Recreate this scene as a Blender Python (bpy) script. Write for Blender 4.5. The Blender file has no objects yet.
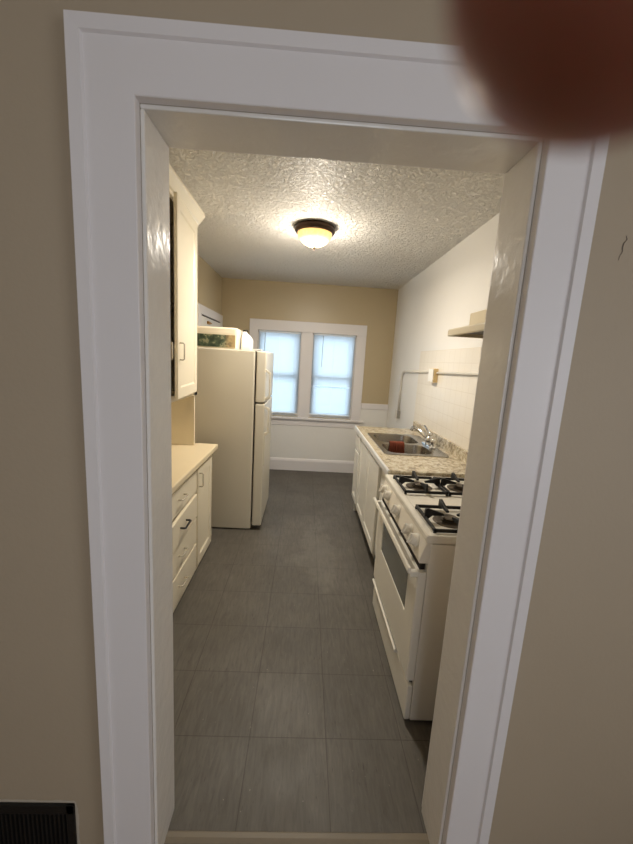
import bpy, bmesh, math, random
from mathutils import Vector, Matrix
random.seed(7)
PI = math.pi
S = bpy.context.scene
C = S.collection

# ------------------------------------------------------------------ camera
cd = bpy.data.cameras.new('camera')
cam = bpy.data.objects.new('camera', cd); C.objects.link(cam)
cd.sensor_fit = 'VERTICAL'; cd.sensor_height = 36.0; cd.sensor_width = 36.0
cd.lens = 364.76 / 844 * 36
cd.clip_start = 0.004; cd.clip_end = 60
CM = Matrix(((0.997943, -0.052542, -0.036723), (-0.027392, 0.168423, -0.985334), (0.057956, 0.984314, 0.166637)))
CAMPOS = Vector((0, 0, 1.6))
cam.matrix_world = Matrix.Translation(CAMPOS) @ CM.to_4x4()
cd.dof.use_dof = True; cd.dof.focus_distance = 2.4; cd.dof.aperture_fstop = 6.5
S.camera = cam
S.render.filter_size = 1.0

# ------------------------------------------------------------------ world, daylight, fill light, exposure
S.view_settings.view_transform = 'Standard'; S.view_settings.look = 'None'
S.view_settings.gamma = 1.0; S.view_settings.use_curve_mapping = False
S.view_settings.exposure = 0.0
W = bpy.data.worlds.new('daylight'); S.world = W; W.use_nodes = True
bg = W.node_tree.nodes['Background']
bg.inputs['Color'].default_value = (0.62, 0.78, 1.0, 1); bg.inputs['Strength'].default_value = 1.0
try:
    S.cycles.max_bounces = 10; S.cycles.diffuse_bounces = 6; S.cycles.use_denoising = True
    S.cycles.sample_clamp_indirect = 6.0; S.cycles.caustics_reflective = False; S.cycles.caustics_refractive = False
except Exception:
    pass
def area(name, loc, target, sx, sy, power, col):
    l = bpy.data.lights.new(name, 'AREA'); l.shape = 'RECTANGLE'; l.size = sx; l.size_y = sy
    l.energy = power; l.color = col
    o = bpy.data.objects.new(name, l); C.objects.link(o); o.location = loc
    o.rotation_euler = (Vector(target) - Vector(loc)).to_track_quat('-Z', 'Y').to_euler()
    return o
KWIN_P, HWIN_P, HFILL_P, LAMP_S, LAMP_P, LAMP_D = 250.0, 23.0, 27.0, 9.0, 20.0, 27.0
area('daylight_kitchen', (0.0, 6.2, 1.55), (0.0, 5.0, 1.35), 3.2, 2.6, KWIN_P, (0.84, 0.93, 1.0))
area('daylight_hall', (2.62, -1.2, 1.40), (0.0, -0.6, 1.0), 1.5, 1.5, HWIN_P, (1.0, 0.97, 0.96))
area('fill_hall_back', (0.1, -3.05, 1.40), (0.3, 0.0, 0.9), 1.4, 1.4, HFILL_P, (0.97, 0.98, 1.0))  # added fill through the doorway for range side and floor, no known window

# ------------------------------------------------------------------ materials
def lin(c):
    return tuple(((v/255)/12.92 if v/255 <= 0.04045 else ((v/255+0.055)/1.055)**2.4) for v in c) + (1,)
class NT:
    def __init__(s, name):
        s.m = bpy.data.materials.new(name); s.m.use_nodes = True
        s.t = s.m.node_tree; s.b = s.t.nodes['Principled BSDF']; s.out = s.t.nodes['Material Output']
    def n(s, typ, **kw):
        nd = s.t.nodes.new(typ)
        for k, v in kw.items():
            if k in nd.inputs.keys(): nd.inputs[k].default_value = v
            else: setattr(nd, k, v)
        return nd
    def l(s, a, b): s.t.links.new(a, b)
    def math(s, op, a, b=None):
        nd = s.n('ShaderNodeMath', operation=op)
        for i, v in enumerate((a, b)):
            if v is None: continue
            if hasattr(v, 'links'): s.l(v, nd.inputs[i])
            else: nd.inputs[i].default_value = v
        return nd.outputs[0]
    def mix(s, fac, a, b, blend='MIX'):
        nd = s.n('ShaderNodeMix', data_type='RGBA', blend_type=blend)
        for sock, v in ((nd.inputs[0], fac), (nd.inputs[6], a), (nd.inputs[7], b)):
            if hasattr(v, 'links'): s.l(v, sock)
            else: sock.default_value = v
        return nd.outputs[2]
    def coords(s, kind='Object'): return s.n('ShaderNodeTexCoord').outputs[kind]
    def mapping(s, scale=(1,1,1), src=None):
        mp = s.n('ShaderNodeMapping'); mp.inputs['Scale'].default_value = scale
        s.l(src or s.geo(), mp.inputs['Vector']); return mp.outputs[0]
    def geo(s): return s.n('ShaderNodeNewGeometry').outputs['Position']
    def noise(s, scale, detail=3, rough=0.55, vec=None, dist=0.0):
        nd = s.n('ShaderNodeTexNoise'); nd.inputs['Scale'].default_value = scale; nd.inputs['Detail'].default_value = detail
        nd.inputs['Roughness'].default_value = rough; nd.inputs['Distortion'].default_value = dist
        s.l(vec or s.geo(), nd.inputs['Vector']); return nd.outputs['Fac']
    def ramp(s, fac, stops):
        nd = s.n('ShaderNodeValToRGB'); e = nd.color_ramp.elements
        while len(e) < len(stops): e.new(0.5)
        for i, (p, c) in enumerate(stops): e[i].position = p; e[i].color = c
        s.l(fac, nd.inputs[0]); return nd.outputs['Color']
    def bump(s, h, strength, dist):
        nd = s.n('ShaderNodeBump'); nd.inputs['Strength'].default_value = strength; nd.inputs['Distance'].default_value = dist
        s.l(h, nd.inputs['Height']); s.l(nd.outputs[0], s.b.inputs['Normal']); return nd
def g(v): return (v, v, v, 1)

def paint(name, rgb, rough=0.5, vary=0.06, bscale=60, bstr=0.15, bdist=0.002, metallic=0.0, spec=None):
    m = NT(name); col = lin(rgb)
    f = m.noise(3.1, 4)
    dark = tuple(c*(1-vary) for c in col[:3]) + (1,)
    m.l(m.mix(f, dark, col), m.b.inputs['Base Color'])
    m.b.inputs['Roughness'].default_value = rough; m.b.inputs['Metallic'].default_value = metallic
    if spec is not None: m.b.inputs['Specular IOR Level'].default_value = spec
    if bstr > 0: m.bump(m.noise(bscale, 3), bstr, bdist)
    return m.m
M = {}
M['hall_wall'] = paint('taupe_wall_paint', (173, 158, 136), 0.6, 0.07, 90, 0.25, 0.002)
M['kitchen_wall'] = paint('tan_wall_paint', (186, 170, 138), 0.38, 0.06, 25, 0.25, 0.003)
M['trim'] = paint('white_trim_paint', (226, 222, 222), 0.4, 0.05, 14, 0.18, 0.004)
M['jamb'] = paint('gloss_jamb_paint', (224, 220, 214), 0.17, 0.06, 22, 0.5, 0.004)
M['white_wall'] = paint('white_wall_paint', (232, 230, 226), 0.4, 0.05, 20, 0.2, 0.003)
M['cabinet'] = paint('cream_cabinet_paint', (236, 227, 205), 0.33, 0.05, 18, 0.2, 0.003)
M['sink_cab'] = paint('white_cabinet_paint', (226, 224, 216), 0.33, 0.06, 18, 0.2, 0.003)
M['laminate'] = paint('cream_laminate', (230, 215, 183), 0.3, 0.06, 40, 0.05, 0.001)
M['appliance'] = paint('white_enamel', (232, 228, 217), 0.25, 0.04, 120, 0.12, 0.001)
M['fridge'] = paint('almond_appliance_enamel', (210, 204, 188), 0.33, 0.04, 260, 0.35, 0.001)
M['fridge_dark'] = paint('fridge_gasket', (70, 62, 52), 0.6, 0.1, 60, 0.1)
M['range_panel'] = paint('white_range_panel', (226, 220, 208), 0.28, 0.06, 100, 0.1, 0.001)
M['iron'] = paint('black_cast_iron', (13, 12, 12), 0.55, 0.3, 200, 0.4, 0.001)
M['burner'] = paint('grey_burner_metal', (92, 82, 70), 0.4, 0.3, 120, 0.2, 0.001, 0.6)
M['black'] = paint('black_paint', (14, 13, 14), 0.5, 0.3, 120, 0.3, 0.002)
M['dark'] = paint('dark_cavity', (30, 24, 20), 0.8, 0.2, 30, 0.1)
M['vent'] = paint('black_register_paint', (10, 10, 11), 0.45, 0.3, 160, 0.5, 0.002)
M['vent_edge'] = paint('unpainted_wall_edge', (196, 184, 166), 0.7, 0.15, 120, 0.4, 0.002)
M['black_pull'] = paint('black_metal_pull', (20, 19, 20), 0.35, 0.2, 60, 0.05)
M['chrome'] = paint('chrome', (215, 215, 215), 0.12, 0.03, 60, 0.0, 0.001, 1.0)
M['nickel'] = paint('pale_painted_metal', (214, 206, 188), 0.25, 0.04, 60, 0.0, 0.001, 0.35)
M['steel'] = paint('brushed_steel', (176, 172, 166), 0.24, 0.12, 90, 0.1, 0.0005, 1.0)
M['strip'] = paint('aluminium_strip', (230, 228, 224), 0.3, 0.06, 90, 0.05, 0.0005, 0.35)
M['bronze'] = paint('dark_bronze', (62, 44, 30), 0.35, 0.2, 60, 0.05, 0.001, 0.7)
M['brass'] = paint('brass', (196, 142, 62), 0.3, 0.1, 60, 0.0, 0.001, 0.9)
M['hood'] = paint('almond_hood_enamel', (214, 203, 178), 0.35, 0.05, 60, 0.05)
M['hood_under'] = paint('shaded_hood_underside', (56, 50, 42), 0.6, 0.25, 30, 0.3)  # shade under the hood put into a darker colour
M['conduit'] = paint('grey_painted_conduit', (216, 212, 204), 0.4, 0.1, 60, 0.1)
M['beige_plastic'] = paint('beige_plastic', (214, 190, 140), 0.4, 0.06, 60, 0.05)
M['grey_box'] = paint('grey_metal_box', (150, 146, 138), 0.4, 0.1, 60, 0.1)
M['plastic'] = paint('white_plastic', (232, 222, 200), 0.35, 0.04, 40, 0.05)
M['white_plastic'] = paint('bright_white_plastic', (240, 238, 232), 0.35, 0.03, 40, 0.05)
M['rust'] = paint('rust_red_cloth', (120, 52, 26), 0.9, 0.4, 300, 0.6, 0.003)
M['kick'] = paint('dark_toe_kick', (74, 68, 60), 0.6, 0.2, 40, 0.2)
M['threshold'] = paint('worn_wood_threshold', (128, 117, 99), 0.5, 0.3, 50, 0.4, 0.002)
M['blind_rail'] = paint('white_blind_rail', (224, 230, 236), 0.4, 0.04, 40, 0.03)
M['crack'] = paint('dark_wall_crack', (78, 66, 54), 0.8, 0.3, 90, 0.3)
M['hall_floor'] = paint('tan_hall_carpet', (158, 138, 114), 0.9, 0.25, 200, 0.8, 0.004)
M['hall_ceiling'] = paint('white_hall_ceiling', (225, 220, 212), 0.7, 0.05, 60, 0.4, 0.004)
M['phone'] = paint('black_phone_shell', (22, 22, 25), 0.3, 0.1, 60, 0.0)

def m_ceiling():
    m = NT('stomped_ceiling_texture')
    m.b.inputs['Base Color'].default_value = lin((232, 228, 220)); m.b.inputs['Roughness'].default_value = 0.42
    a = m.noise(34, 5, 0.62, dist=0.8)
    r = m.ramp(a, [(0.36, g(0)), (0.5, g(0.35)), (0.56, g(0.9)), (0.7, g(1))])
    b = m.noise(60, 3)
    h = m.math('ADD', r, m.math('MULTIPLY', b, 0.35))
    m.bump(h, 1.0, 0.016); return m.m
M['ceiling'] = m_ceiling()

def m_floor():
    m = NT('grey_vinyl_tile'); T = 0.3265
    sx = m.n('ShaderNodeSeparateXYZ'); m.l(m.geo(), sx.inputs[0])
    u = m.math('DIVIDE', m.math('SUBTRACT', sx.outputs[0], -0.1572 - 10*T), T)
    v = m.math('DIVIDE', m.math('SUBTRACT', sx.outputs[1], 1.3161 - 10*T), T)
    def line(w):
        f = m.math('FRACT', w); d = m.math('MINIMUM', f, m.math('SUBTRACT', 1.0, f)); return d
    d = m.math('MINIMUM', line(u), line(v))
    gap = m.math('LESS_THAN', d, 0.0055)
    cell = m.n('ShaderNodeCombineXYZ'); m.l(m.math('FLOOR', u), cell.inputs[0]); m.l(m.math('FLOOR', v), cell.inputs[1])
    wn = m.n('ShaderNodeTexWhiteNoise'); m.l(cell.outputs[0], wn.inputs['Vector'])
    streak = m.noise(1.0, 6, 0.65, m.mapping((60, 9, 1)), 0.8)
    blot = m.noise(2.3, 5, 0.6)
    base = m.mix(streak, lin((66, 63, 58)), lin((122, 116, 108)))
    base = m.mix(m.ramp(blot, [(0.35, g(0)), (0.65, g(1))]), m.mix(0.40, base, lin((70, 67, 60))), base)
    tone = m.math('ADD', m.math('MULTIPLY', wn.outputs['Value'], 0.07), 0.93)
    tc = m.n('ShaderNodeCombineColor')
    for i in range(3): m.l(tone, tc.inputs[i])
    base = m.mix(1.0, base, tc.outputs[0], 'MULTIPLY')
    dn = m.noise(1.0, 2, 0.5, m.mapping((160, 22, 1)))
    base = m.mix(m.ramp(dn, [(0.68, g(0)), (0.74, g(0.55))]), base, lin((48, 44, 38)))
    ln = m.noise(1.0, 2, 0.5, m.mapping((90, 60, 1)))
    base = m.mix(m.ramp(ln, [(0.755, g(0)), (0.775, g(0.6))]), base, lin((176, 168, 152)))
    base = m.mix(m.math('MULTIPLY', gap, 0.55), base, lin((50, 45, 38)))
    # gloss reflection painted as a lighter ragged patch in front of the sink
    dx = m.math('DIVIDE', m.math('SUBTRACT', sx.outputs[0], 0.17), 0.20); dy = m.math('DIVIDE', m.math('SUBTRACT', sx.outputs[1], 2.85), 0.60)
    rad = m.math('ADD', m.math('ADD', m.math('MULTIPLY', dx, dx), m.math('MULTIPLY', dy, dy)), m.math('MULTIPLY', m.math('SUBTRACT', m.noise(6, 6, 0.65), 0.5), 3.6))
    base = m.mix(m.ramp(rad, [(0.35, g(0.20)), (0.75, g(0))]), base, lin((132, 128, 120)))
    m.l(base, m.b.inputs['Base Color']); m.b.inputs['Specular IOR Level'].default_value = 0.30
    rr = m.ramp(m.noise(3.7, 4), [(0.35, g(0.44)), (0.7, g(0.56))])
    m.l(rr, m.b.inputs['Roughness'])
    hb = m.math('SUBTRACT', m.math('MULTIPLY', streak, 0.25), gap)
    m.bump(m.math('ADD', hb, m.noise(5, 3)), 0.25, 0.004)
    return m.m
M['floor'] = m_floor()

def m_tileboard():
    m = NT('white_tileboard'); T = 0.108
    sx = m.n('ShaderNodeSeparateXYZ'); m.l(m.geo(), sx.inputs[0])
    def line(s, off, T):
        f = m.math('FRACT', m.math('DIVIDE', m.math('ADD', s, off), T)); return m.math('MINIMUM', f, m.math('SUBTRACT', 1.0, f))
    d = m.math('MINIMUM', line(sx.outputs[1], 10.0, T), line(sx.outputs[2], 10.02, T))
    gap = m.math('LESS_THAN', d, 0.022)
    f = m.noise(3, 4)
    base = m.mix(f, lin((222, 214, 200)), lin((236, 230, 218)))
    m.l(m.mix(m.math('MULTIPLY', gap, 0.35), base, lin((200, 188, 168))), m.b.inputs['Base Color'])
    m.b.inputs['Roughness'].default_value = 0.28
    m.bump(m.math('ADD', m.math('MULTIPLY', gap, -1.0), m.math('MULTIPLY', m.noise(14, 2), 0.6)), 0.5, 0.002)
    return m.m
M['tileboard'] = m_tileboard()

def m_granite():
    m = NT('granite_pattern_laminate')
    a = m.noise(26, 6, 0.7, dist=0.8); b = m.noise(75, 4, 0.7, dist=0.4)
    base = m.ramp(a, [(0.30, lin((98, 86, 70))), (0.42, lin((156, 143, 120))), (0.53, lin((198, 187, 163))), (0.68, lin((218, 210, 192)))])
    base = m.mix(m.ramp(b, [(0.54, g(0)), (0.66, g(0.65))]), base, lin((122, 110, 92)))
    m.l(base, m.b.inputs['Base Color']); m.b.inputs['Roughness'].default_value = 0.22
    return m.m
M['granite'] = m_granite()

def m_blind():
    m = NT('translucent_blind_slat')
    m.b.inputs['Base Color'].default_value = lin((226, 234, 242)); m.b.inputs['Roughness'].default_value = 0.5
    tr = m.n('ShaderNodeBsdfTranslucent'); tr.inputs['Color'].default_value = (0.275, 0.325, 0.36, 1)
    mx = m.n('ShaderNodeMixShader'); mx.inputs[0].default_value = 0.5
    m.l(m.b.outputs[0], mx.inputs[1]); m.l(tr.outputs[0], mx.inputs[2]); m.l(mx.outputs[0], m.out.inputs['Surface'])
    return m.m
M['blind'] = m_blind()

def m_pane():
    m = NT('window_glass'); t = m.n('ShaderNodeBsdfTransparent'); t.inputs['Color'].default_value = (0.95, 0.98, 0.99, 1)
    gl = m.n('ShaderNodeBsdfGlossy'); gl.inputs['Roughness'].default_value = 0.03
    mx = m.n('ShaderNodeMixShader'); mx.inputs[0].default_value = 0.06
    m.l(t.outputs[0], mx.inputs[1]); m.l(gl.outputs[0], mx.inputs[2]); m.l(mx.outputs[0], m.out.inputs['Surface']); return m.m
M['glass'] = m_pane()
def m_ovenglass():
    m = NT('smoked_oven_glass'); m.b.inputs['Base Color'].default_value = lin((92, 96, 90)); m.b.inputs['Roughness'].default_value = 0.12
    m.b.inputs['Coat Weight'].default_value = 0.5; return m.m
M['oven_glass'] = m_ovenglass()
def m_lamp():
    m = NT('lit_alabaster_glass')
    m.b.inputs['Base Color'].default_value = lin((255, 226, 170)); m.b.inputs['Roughness'].default_value = 0.25
    sx = m.n('ShaderNodeSeparateXYZ'); m.l(m.coords('Object'), sx.inputs[0])
    r = m.math('SQRT', m.math('ADD', m.math('POWER', sx.outputs[0], 2.0), m.math('POWER', sx.outputs[1], 2.0)))
    f = m.math('DIVIDE', r, 0.135)
    f = m.math('ADD', f, m.math('MULTIPLY', m.math('SUBTRACT', m.noise(22, 3, dist=1.5), 0.5), 0.3))
    col = m.ramp(f, [(0.35, (1, 0.86, 0.56, 1)), (0.95, (1, 0.60, 0.20, 1))])
    st = m.ramp(f, [(0.3, g(1)), (0.7, g(0.30)), (1.0, g(0.10))])
    m.l(col, m.b.inputs['Emission Color'])
    m.l(m.math('MULTIPLY', st, LAMP_S), m.b.inputs['Emission Strength']); return m.m
M['lamp_glass'] = m_lamp()
def m_label():
    m = NT('printed_green_band')
    sx = m.n('ShaderNodeSeparateXYZ'); m.l(m.geo(), sx.inputs[0])
    a = m.n('ShaderNodeTexVoronoi'); a.inputs['Scale'].default_value = 16; m.l(m.geo(), a.inputs['Vector'])
    base = m.ramp(m.noise(24, 3), [(0.35, lin((40, 54, 42))), (0.52, lin((72, 88, 68))), (0.62, lin((150, 148, 120))), (0.7, lin((60, 74, 56)))])
    grad = m.math('MULTIPLY', m.math('ADD', sx.outputs[0], 0.80), 7.0)
    brown = m.ramp(m.noise(13, 2), [(0.4, lin((190, 164, 118))), (0.6, lin((120, 100, 78)))])
    m.l(m.mix(m.ramp(grad, [(0.55, g(0)), (0.8, g(0.8))]), base, brown), m.b.inputs['Base Color'])
    m.b.inputs['Roughness'].default_value = 0.3; return m.m
M['label'] = m_label()
def m_skin():
    m = NT('skin')
    f = m.noise(260, 3)
    m.l(m.mix(f, lin((150, 88, 68)), lin((176, 112, 90))), m.b.inputs['Base Color'])
    m.b.inputs['Roughness'].default_value = 0.5
    m.b.inputs['Subsurface Weight'].default_value = 1.0; m.b.inputs['Subsurface Radius'].default_value = (1.0, 0.25, 0.12)
    m.b.inputs['Subsurface Scale'].default_value = 0.006; return m.m
M['skin'] = m_skin()
M['nail'] = paint('fingernail', (214, 160, 140), 0.3, 0.04, 40, 0.0)

# ------------------------------------------------------------------ helpers
def bx(bm, lo, hi):
    x0, y0, z0 = lo; x1, y1, z1 = hi
    v = [bm.verts.new(p) for p in ((x0,y0,z0),(x1,y0,z0),(x1,y1,z0),(x0,y1,z0),(x0,y0,z1),(x1,y0,z1),(x1,y1,z1),(x0,y1,z1))]
    for f in ((0,3,2,1),(4,5,6,7),(0,1,5,4),(1,2,6,5),(2,3,7,6),(3,0,4,7)): bm.faces.new([v[i] for i in f])
def prism(bm, pts, axis, a, b):
    """extrude a closed 2D outline along an axis; pts are (the two other coordinates in xyz order)"""
    def P(p, t):
        q = list(p); q.insert(axis, t); return q
    A = [bm.verts.new(P(p, a)) for p in pts]; B = [bm.verts.new(P(p, b)) for p in pts]
    n = len(pts)
    bm.faces.new(A); bm.faces.new(B[::-1])
    for i in range(n): bm.faces.new((A[i], B[i], B[(i+1)%n], A[(i+1)%n]))
def tube(bm, pts, r, seg=8, caps=True):
    pts = [Vector(p) for p in pts]; rs = r if isinstance(r, (list, tuple)) else [r]*len(pts)
    rings = []; prev = None
    for i, p in enumerate(pts):
        d = (pts[min(i+1, len(pts)-1)] - pts[max(i-1, 0)]).normalized()
        if prev is None:
            u = d.orthogonal().normalized()
        else:
            u = (prev - d*prev.dot(d)).normalized()
        prev = u; w = d.cross(u)
        rings.append([bm.verts.new(p + (u*math.cos(2*PI*k/seg) + w*math.sin(2*PI*k/seg))*rs[i]) for k in range(seg)])
    for a, b in zip(rings, rings[1:]):
        for k in range(seg): bm.faces.new((a[k], a[(k+1)%seg], b[(k+1)%seg], b[k]))
    if caps: bm.faces.new(rings[0][::-1]); bm.faces.new(rings[-1])
def lathe(bm, prof, c, axis=(0,0,1), seg=32):
    c = Vector(c); ax = Vector(axis).normalized(); u = ax.orthogonal().normalized(); w = ax.cross(u)
    rings = []
    for r, h in prof:
        if r < 1e-6: rings.append([bm.verts.new(c + ax*h)])
        else: rings.append([bm.verts.new(c + ax*h + (u*math.cos(2*PI*k/seg) + w*math.sin(2*PI*k/seg))*r) for k in range(seg)])
    for a, b in zip(rings, rings[1:]):
        for k in range(seg):
            q = [a[k % len(a)], a[(k+1) % len(a)], b[(k+1) % len(b)], b[k % len(b)]]
            q = list(dict.fromkeys(q))
            if len(q) > 2: bm.faces.new(q)
def rrect(x0, y0, x1, y1, r, n=6):
    out = []
    for cx, cy, a0 in ((x1-r, y1-r, 0), (x0+r, y1-r, PI/2), (x0+r, y0+r, PI), (x1-r, y0+r, 1.5*PI)):
        for k in range(n+1):
            a = a0 + PI/2*k/n; out.append((cx + r*math.cos(a), cy + r*math.sin(a)))
    return out
def build(name, bm, mat, parent=None, bevel=0.0, smooth=False, seg=2, weld=False, origin=None):
    """links ONE mesh object; geometry is given in world coordinates and kept there under its parent"""
    if weld: bmesh.ops.remove_doubles(bm, verts=bm.verts, dist=1e-5)
    bmesh.ops.recalc_face_normals(bm, faces=bm.faces)
    o0 = Vector((0,0,0))
    p = parent
    while p is not None: o0 += Vector(p.location); p = p.parent
    off = Vector(origin) if origin is not None else None
    if off is None:
        if parent is None:
            xs = [v.co.x for v in bm.verts]; ys = [v.co.y for v in bm.verts]; zs = [v.co.z for v in bm.verts]
            off = Vector(((min(xs)+max(xs))/2, (min(ys)+max(ys))/2, min(zs)))
        else:
            off = o0.copy()
    for v in bm.verts: v.co -= off
    me = bpy.data.meshes.new(name); bm.to_mesh(me); bm.free()
    me.materials.append(mat if not isinstance(mat, str) else M[mat])
    o = bpy.data.objects.new(name, me); C.objects.link(o)
    o.location = off - o0
    if parent is not None: o.parent = parent
    if smooth:
        for f in me.polygons: f.use_smooth = True
    if bevel > 0:
        b = o.modifiers.new('bevel', 'BEVEL'); b.width = bevel; b.segments = seg; b.limit_method = 'ANGLE'; b.angle_limit = math.radians(40)
        b.harden_normals = False
    return o
def box(name, lo, hi, mat, parent=None, bevel=0.003):
    bm = bmesh.new(); bx(bm, lo, hi); return build(name, bm, mat, parent, bevel)
def thing(name, label, cat, loc, group=None):
    o = bpy.data.objects.new(name, None); C.objects.link(o); o.location = loc; o.empty_display_size = 0.1
    o['label'] = label; o['category'] = cat
    if group: o['group'] = group
    return o
def tag(o, label, cat, group=None):
    o['label'] = label; o['category'] = cat
    if group: o['group'] = group
    return o
def struct(o): o['kind'] = 'structure'; return o
def sbox(name, lo, hi, mat, bevel=0.0): return struct(box(name, lo, hi, mat, None, bevel))
def sempty(name, loc=(0,0,0)):
    o = bpy.data.objects.new(name, None); C.objects.link(o); o.location = loc; o['kind'] = 'structure'; return o
def panel_door(bm, face_x, s, y0, y1, z0, z1, t=0.019, fr=0.055, rec=0.007, slope=0.008):
    """a frame-and-panel front lying in the plane x=face_x, facing s (+1/-1)"""
    def loop(x, i): return [bm.verts.new(p) for p in ((x, y0+i, z0+i), (x, y1-i, z0+i), (x, y1-i, z1-i), (x, y0+i, z1-i))]
    xb = face_x - s*t
    L = [loop(xb, 0), loop(face_x - s*0.003, 0), loop(face_x, 0.003), loop(face_x, fr), loop(face_x - s*rec, fr+slope)]
    for a, b in zip(L, L[1:]):
        for k in range(4): bm.faces.new((a[k], a[(k+1)%4], b[(k+1)%4], b[k]))
    bm.faces.new(L[0][::-1]); bm.faces.new(L[-1])
def wire_pull(bm, base, out, along, length, proj, r=0.004):
    """a bow handle: two feet on the face and a bar standing off it"""
    b = Vector(base); o = Vector(out); a = Vector(along)
    h = length/2
    P = [b - a*h - o*0.004, b - a*h + o*proj*0.75, b - a*(h-0.006) + o*proj, b + a*(h-0.006) + o*proj, b + a*h + o*proj*0.75, b + a*h - o*0.004]
    tube(bm, P, r, 8)

# ------------------------------------------------------------------ the setting
YH, YK = 0.915, 1.060            # hall face and kitchen face of the partition
XL, XR, YF, ZC = -1.18, 1.20, 5.16, 2.612
OL, OR, OT = -0.394, 0.515, 2.132
# kitchen shell
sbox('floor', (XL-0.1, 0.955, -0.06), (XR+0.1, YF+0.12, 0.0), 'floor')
sbox('ceiling', (XL-0.1, YK-0.05, ZC), (XR+0.1, YF+0.12, ZC+0.08), 'ceiling')
sbox('wall_left', (XL-0.1, YK, 0), (XL, YF+0.12, ZC), 'kitchen_wall')
sbox('wall_right', (XR, YK, 0), (XR+0.1, YF+0.12, ZC), 'white_wall')
# partition with the doorway, one mesh
bm = bmesh.new()
HX0, HX1, HY0, HZ = -1.9, 2.2, -2.6, 2.62
bx(bm, (HX0-0.1, YH, 0), (OL-0.0, YK, HZ)); bx(bm, (OR, YH, 0), (HX1+0.1, YK, HZ)); bx(bm, (OL, YH, OT), (OR, YK, HZ))
wn = struct(build('wall_near', bm, 'hall_wall'))
# hall side room
sbox('floor_hall', (HX0-0.1, HY0-0.1, -0.06), (HX1+0.1, 0.955, 0.0), 'hall_floor')
sbox('ceiling_hall', (HX0-0.1, HY0-0.1, HZ), (HX1+0.1, YK-0.05, HZ+0.08), 'hall_ceiling')
bm = bmesh.new()                 # hall back wall, with an opening added for the fill light
bx(bm, (HX0-0.1, HY0-0.1, 0), (-0.65, HY0, HZ)); bx(bm, (0.85, HY0-0.1, 0), (HX1+0.1, HY0, HZ))
bx(bm, (-0.65, HY0-0.1, 0), (0.85, HY0, 0.8)); bx(bm, (-0.65, HY0-0.1, 2.2), (0.85, HY0, HZ))
struct(build('wall_hall_back', bm, 'hall_wall'))
sbox('wall_hall_left', (HX0-0.1, HY0, 0), (HX0, YH, HZ), 'hall_wall')
bm = bmesh.new()                 # hall right wall with a window opening (daylight)
wy0, wy1, wz0, wz1 = -2.0, -0.4, 0.8, 2.2
bx(bm, (HX1, HY0, 0), (HX1+0.1, wy0, HZ)); bx(bm, (HX1, wy1, 0), (HX1+0.1, YH, HZ))
bx(bm, (HX1, wy0, 0), (HX1+0.1, wy1, wz0)); bx(bm, (HX1, wy0, wz1), (HX1+0.1, wy1, HZ))
struct(build('wall_hall_right', bm, 'hall_wall'))

# far wall with the two window openings, wainscot below the rail
WL0, WL1, WR0, WR1, WZ0, WZ1 = -0.68, -0.08, 0.072, 0.679, 0.79, 1.968
bm = bmesh.new()
for lo, hi in (((XL, WZ1), (XR, ZC)), ((XL, 0), (XR, WZ0)), ((XL, WZ0), (WL0, WZ1)), ((WL1, WZ0), (WR0, WZ1)), ((WR1, WZ0), (XR, WZ1))):
    bx(bm, (lo[0], YF, lo[1]), (hi[0], YF+0.12, hi[1]))
struct(build('wall_far', bm, 'kitchen_wall'))
wc = sempty('trim_4', (0, YF, 0))          # white wainscot and its chair rail
box('wainscot_panel', (XL, YF-0.008, 0), (XR, YF, 0.70), 'white_wall', wc, 0)
for x0, x1 in ((XL, -0.80), (0.815, XR)):
    box('wainscot_panel', (x0, YF-0.008, 0.70), (x1, YF, 0.96), 'white_wall', wc, 0)
    box('chair_rail', (x0, YF-0.022, 0.955), (x1, YF, 1.035), 'trim', wc, 0.004)
bm = bmesh.new(); prism(bm, [(YF-0.008, 0), (YF-0.026, 0), (YF-0.026, 0.14), (YF-0.018, 0.165), (YF-0.008, 0.178)], 0, XL, XR)
struct(build('baseboard_far', bm, 'trim'))
# window casing
wt = sempty('trim_3', (0, YF, 0.79))
CY = YF-0.022
for nm, lo, hi in (('head_casing', (-0.795, WZ1), (0.812, 2.108)), ('side_casing', (-0.795, 0.785), (WL0, WZ1)), ('side_casing', (WR1, 0.785), (0.812, WZ1)), ('mullion', (WL1, 0.785), (WR0, WZ1))):
    box(nm, (lo[0], CY, lo[1]), (hi[0], YF+0.002, hi[1]), 'trim', wt, 0.003)
box('stool', (-0.84, YF-0.055, 0.755), (0.856, YF+0.06, 0.785), 'trim', wt, 0.006)
box('apron', (-0.795, CY+0.004, 0.665), (0.812, YF, 0.755), 'trim', wt, 0.004)
def window(name, x0, x1):
    r = sempty(name, ((x0+x1)/2, YF+0.08, WZ0))
    zm = 1.36
    bm = bmesh.new()
    bx(bm, (x0, YF+0.03, WZ0), (x0+0.025, YF+0.12, WZ1)); bx(bm, (x1-0.025, YF+0.03, WZ0), (x1, YF+0.12, WZ1))
    bx(bm, (x0, YF+0.03, WZ1-0.025), (x1, YF+0.12, WZ1)); bx(bm, (x0, YF+0.06, WZ0), (x1, YF+0.12, WZ0+0.03))
    build('frame', bm, 'trim', r)
    for nm, z0, z1, y in (('lower_sash', WZ0+0.02, zm+0.02, YF+0.06), ('upper_sash', zm-0.02, WZ1-0.02, YF+0.088)):
        bm = bmesh.new(); a, b = x0+0.025, x1-0.025
        bx(bm, (a, y, z0), (a+0.035, y+0.026, z1)); bx(bm, (b-0.035, y, z0), (b, y+0.026, z1))
        bx(bm, (a, y, z0), (b, y+0.026, z0+0.04)); bx(bm, (a, y, z1-0.04), (b, y+0.026, z1))
        sash = build(nm, bm, 'trim', r)
        box('pane', (a+0.03, y+0.011, z0+0.035), (b-0.03, y+0.015, z1-0.035), 'glass', sash, 0)
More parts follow.
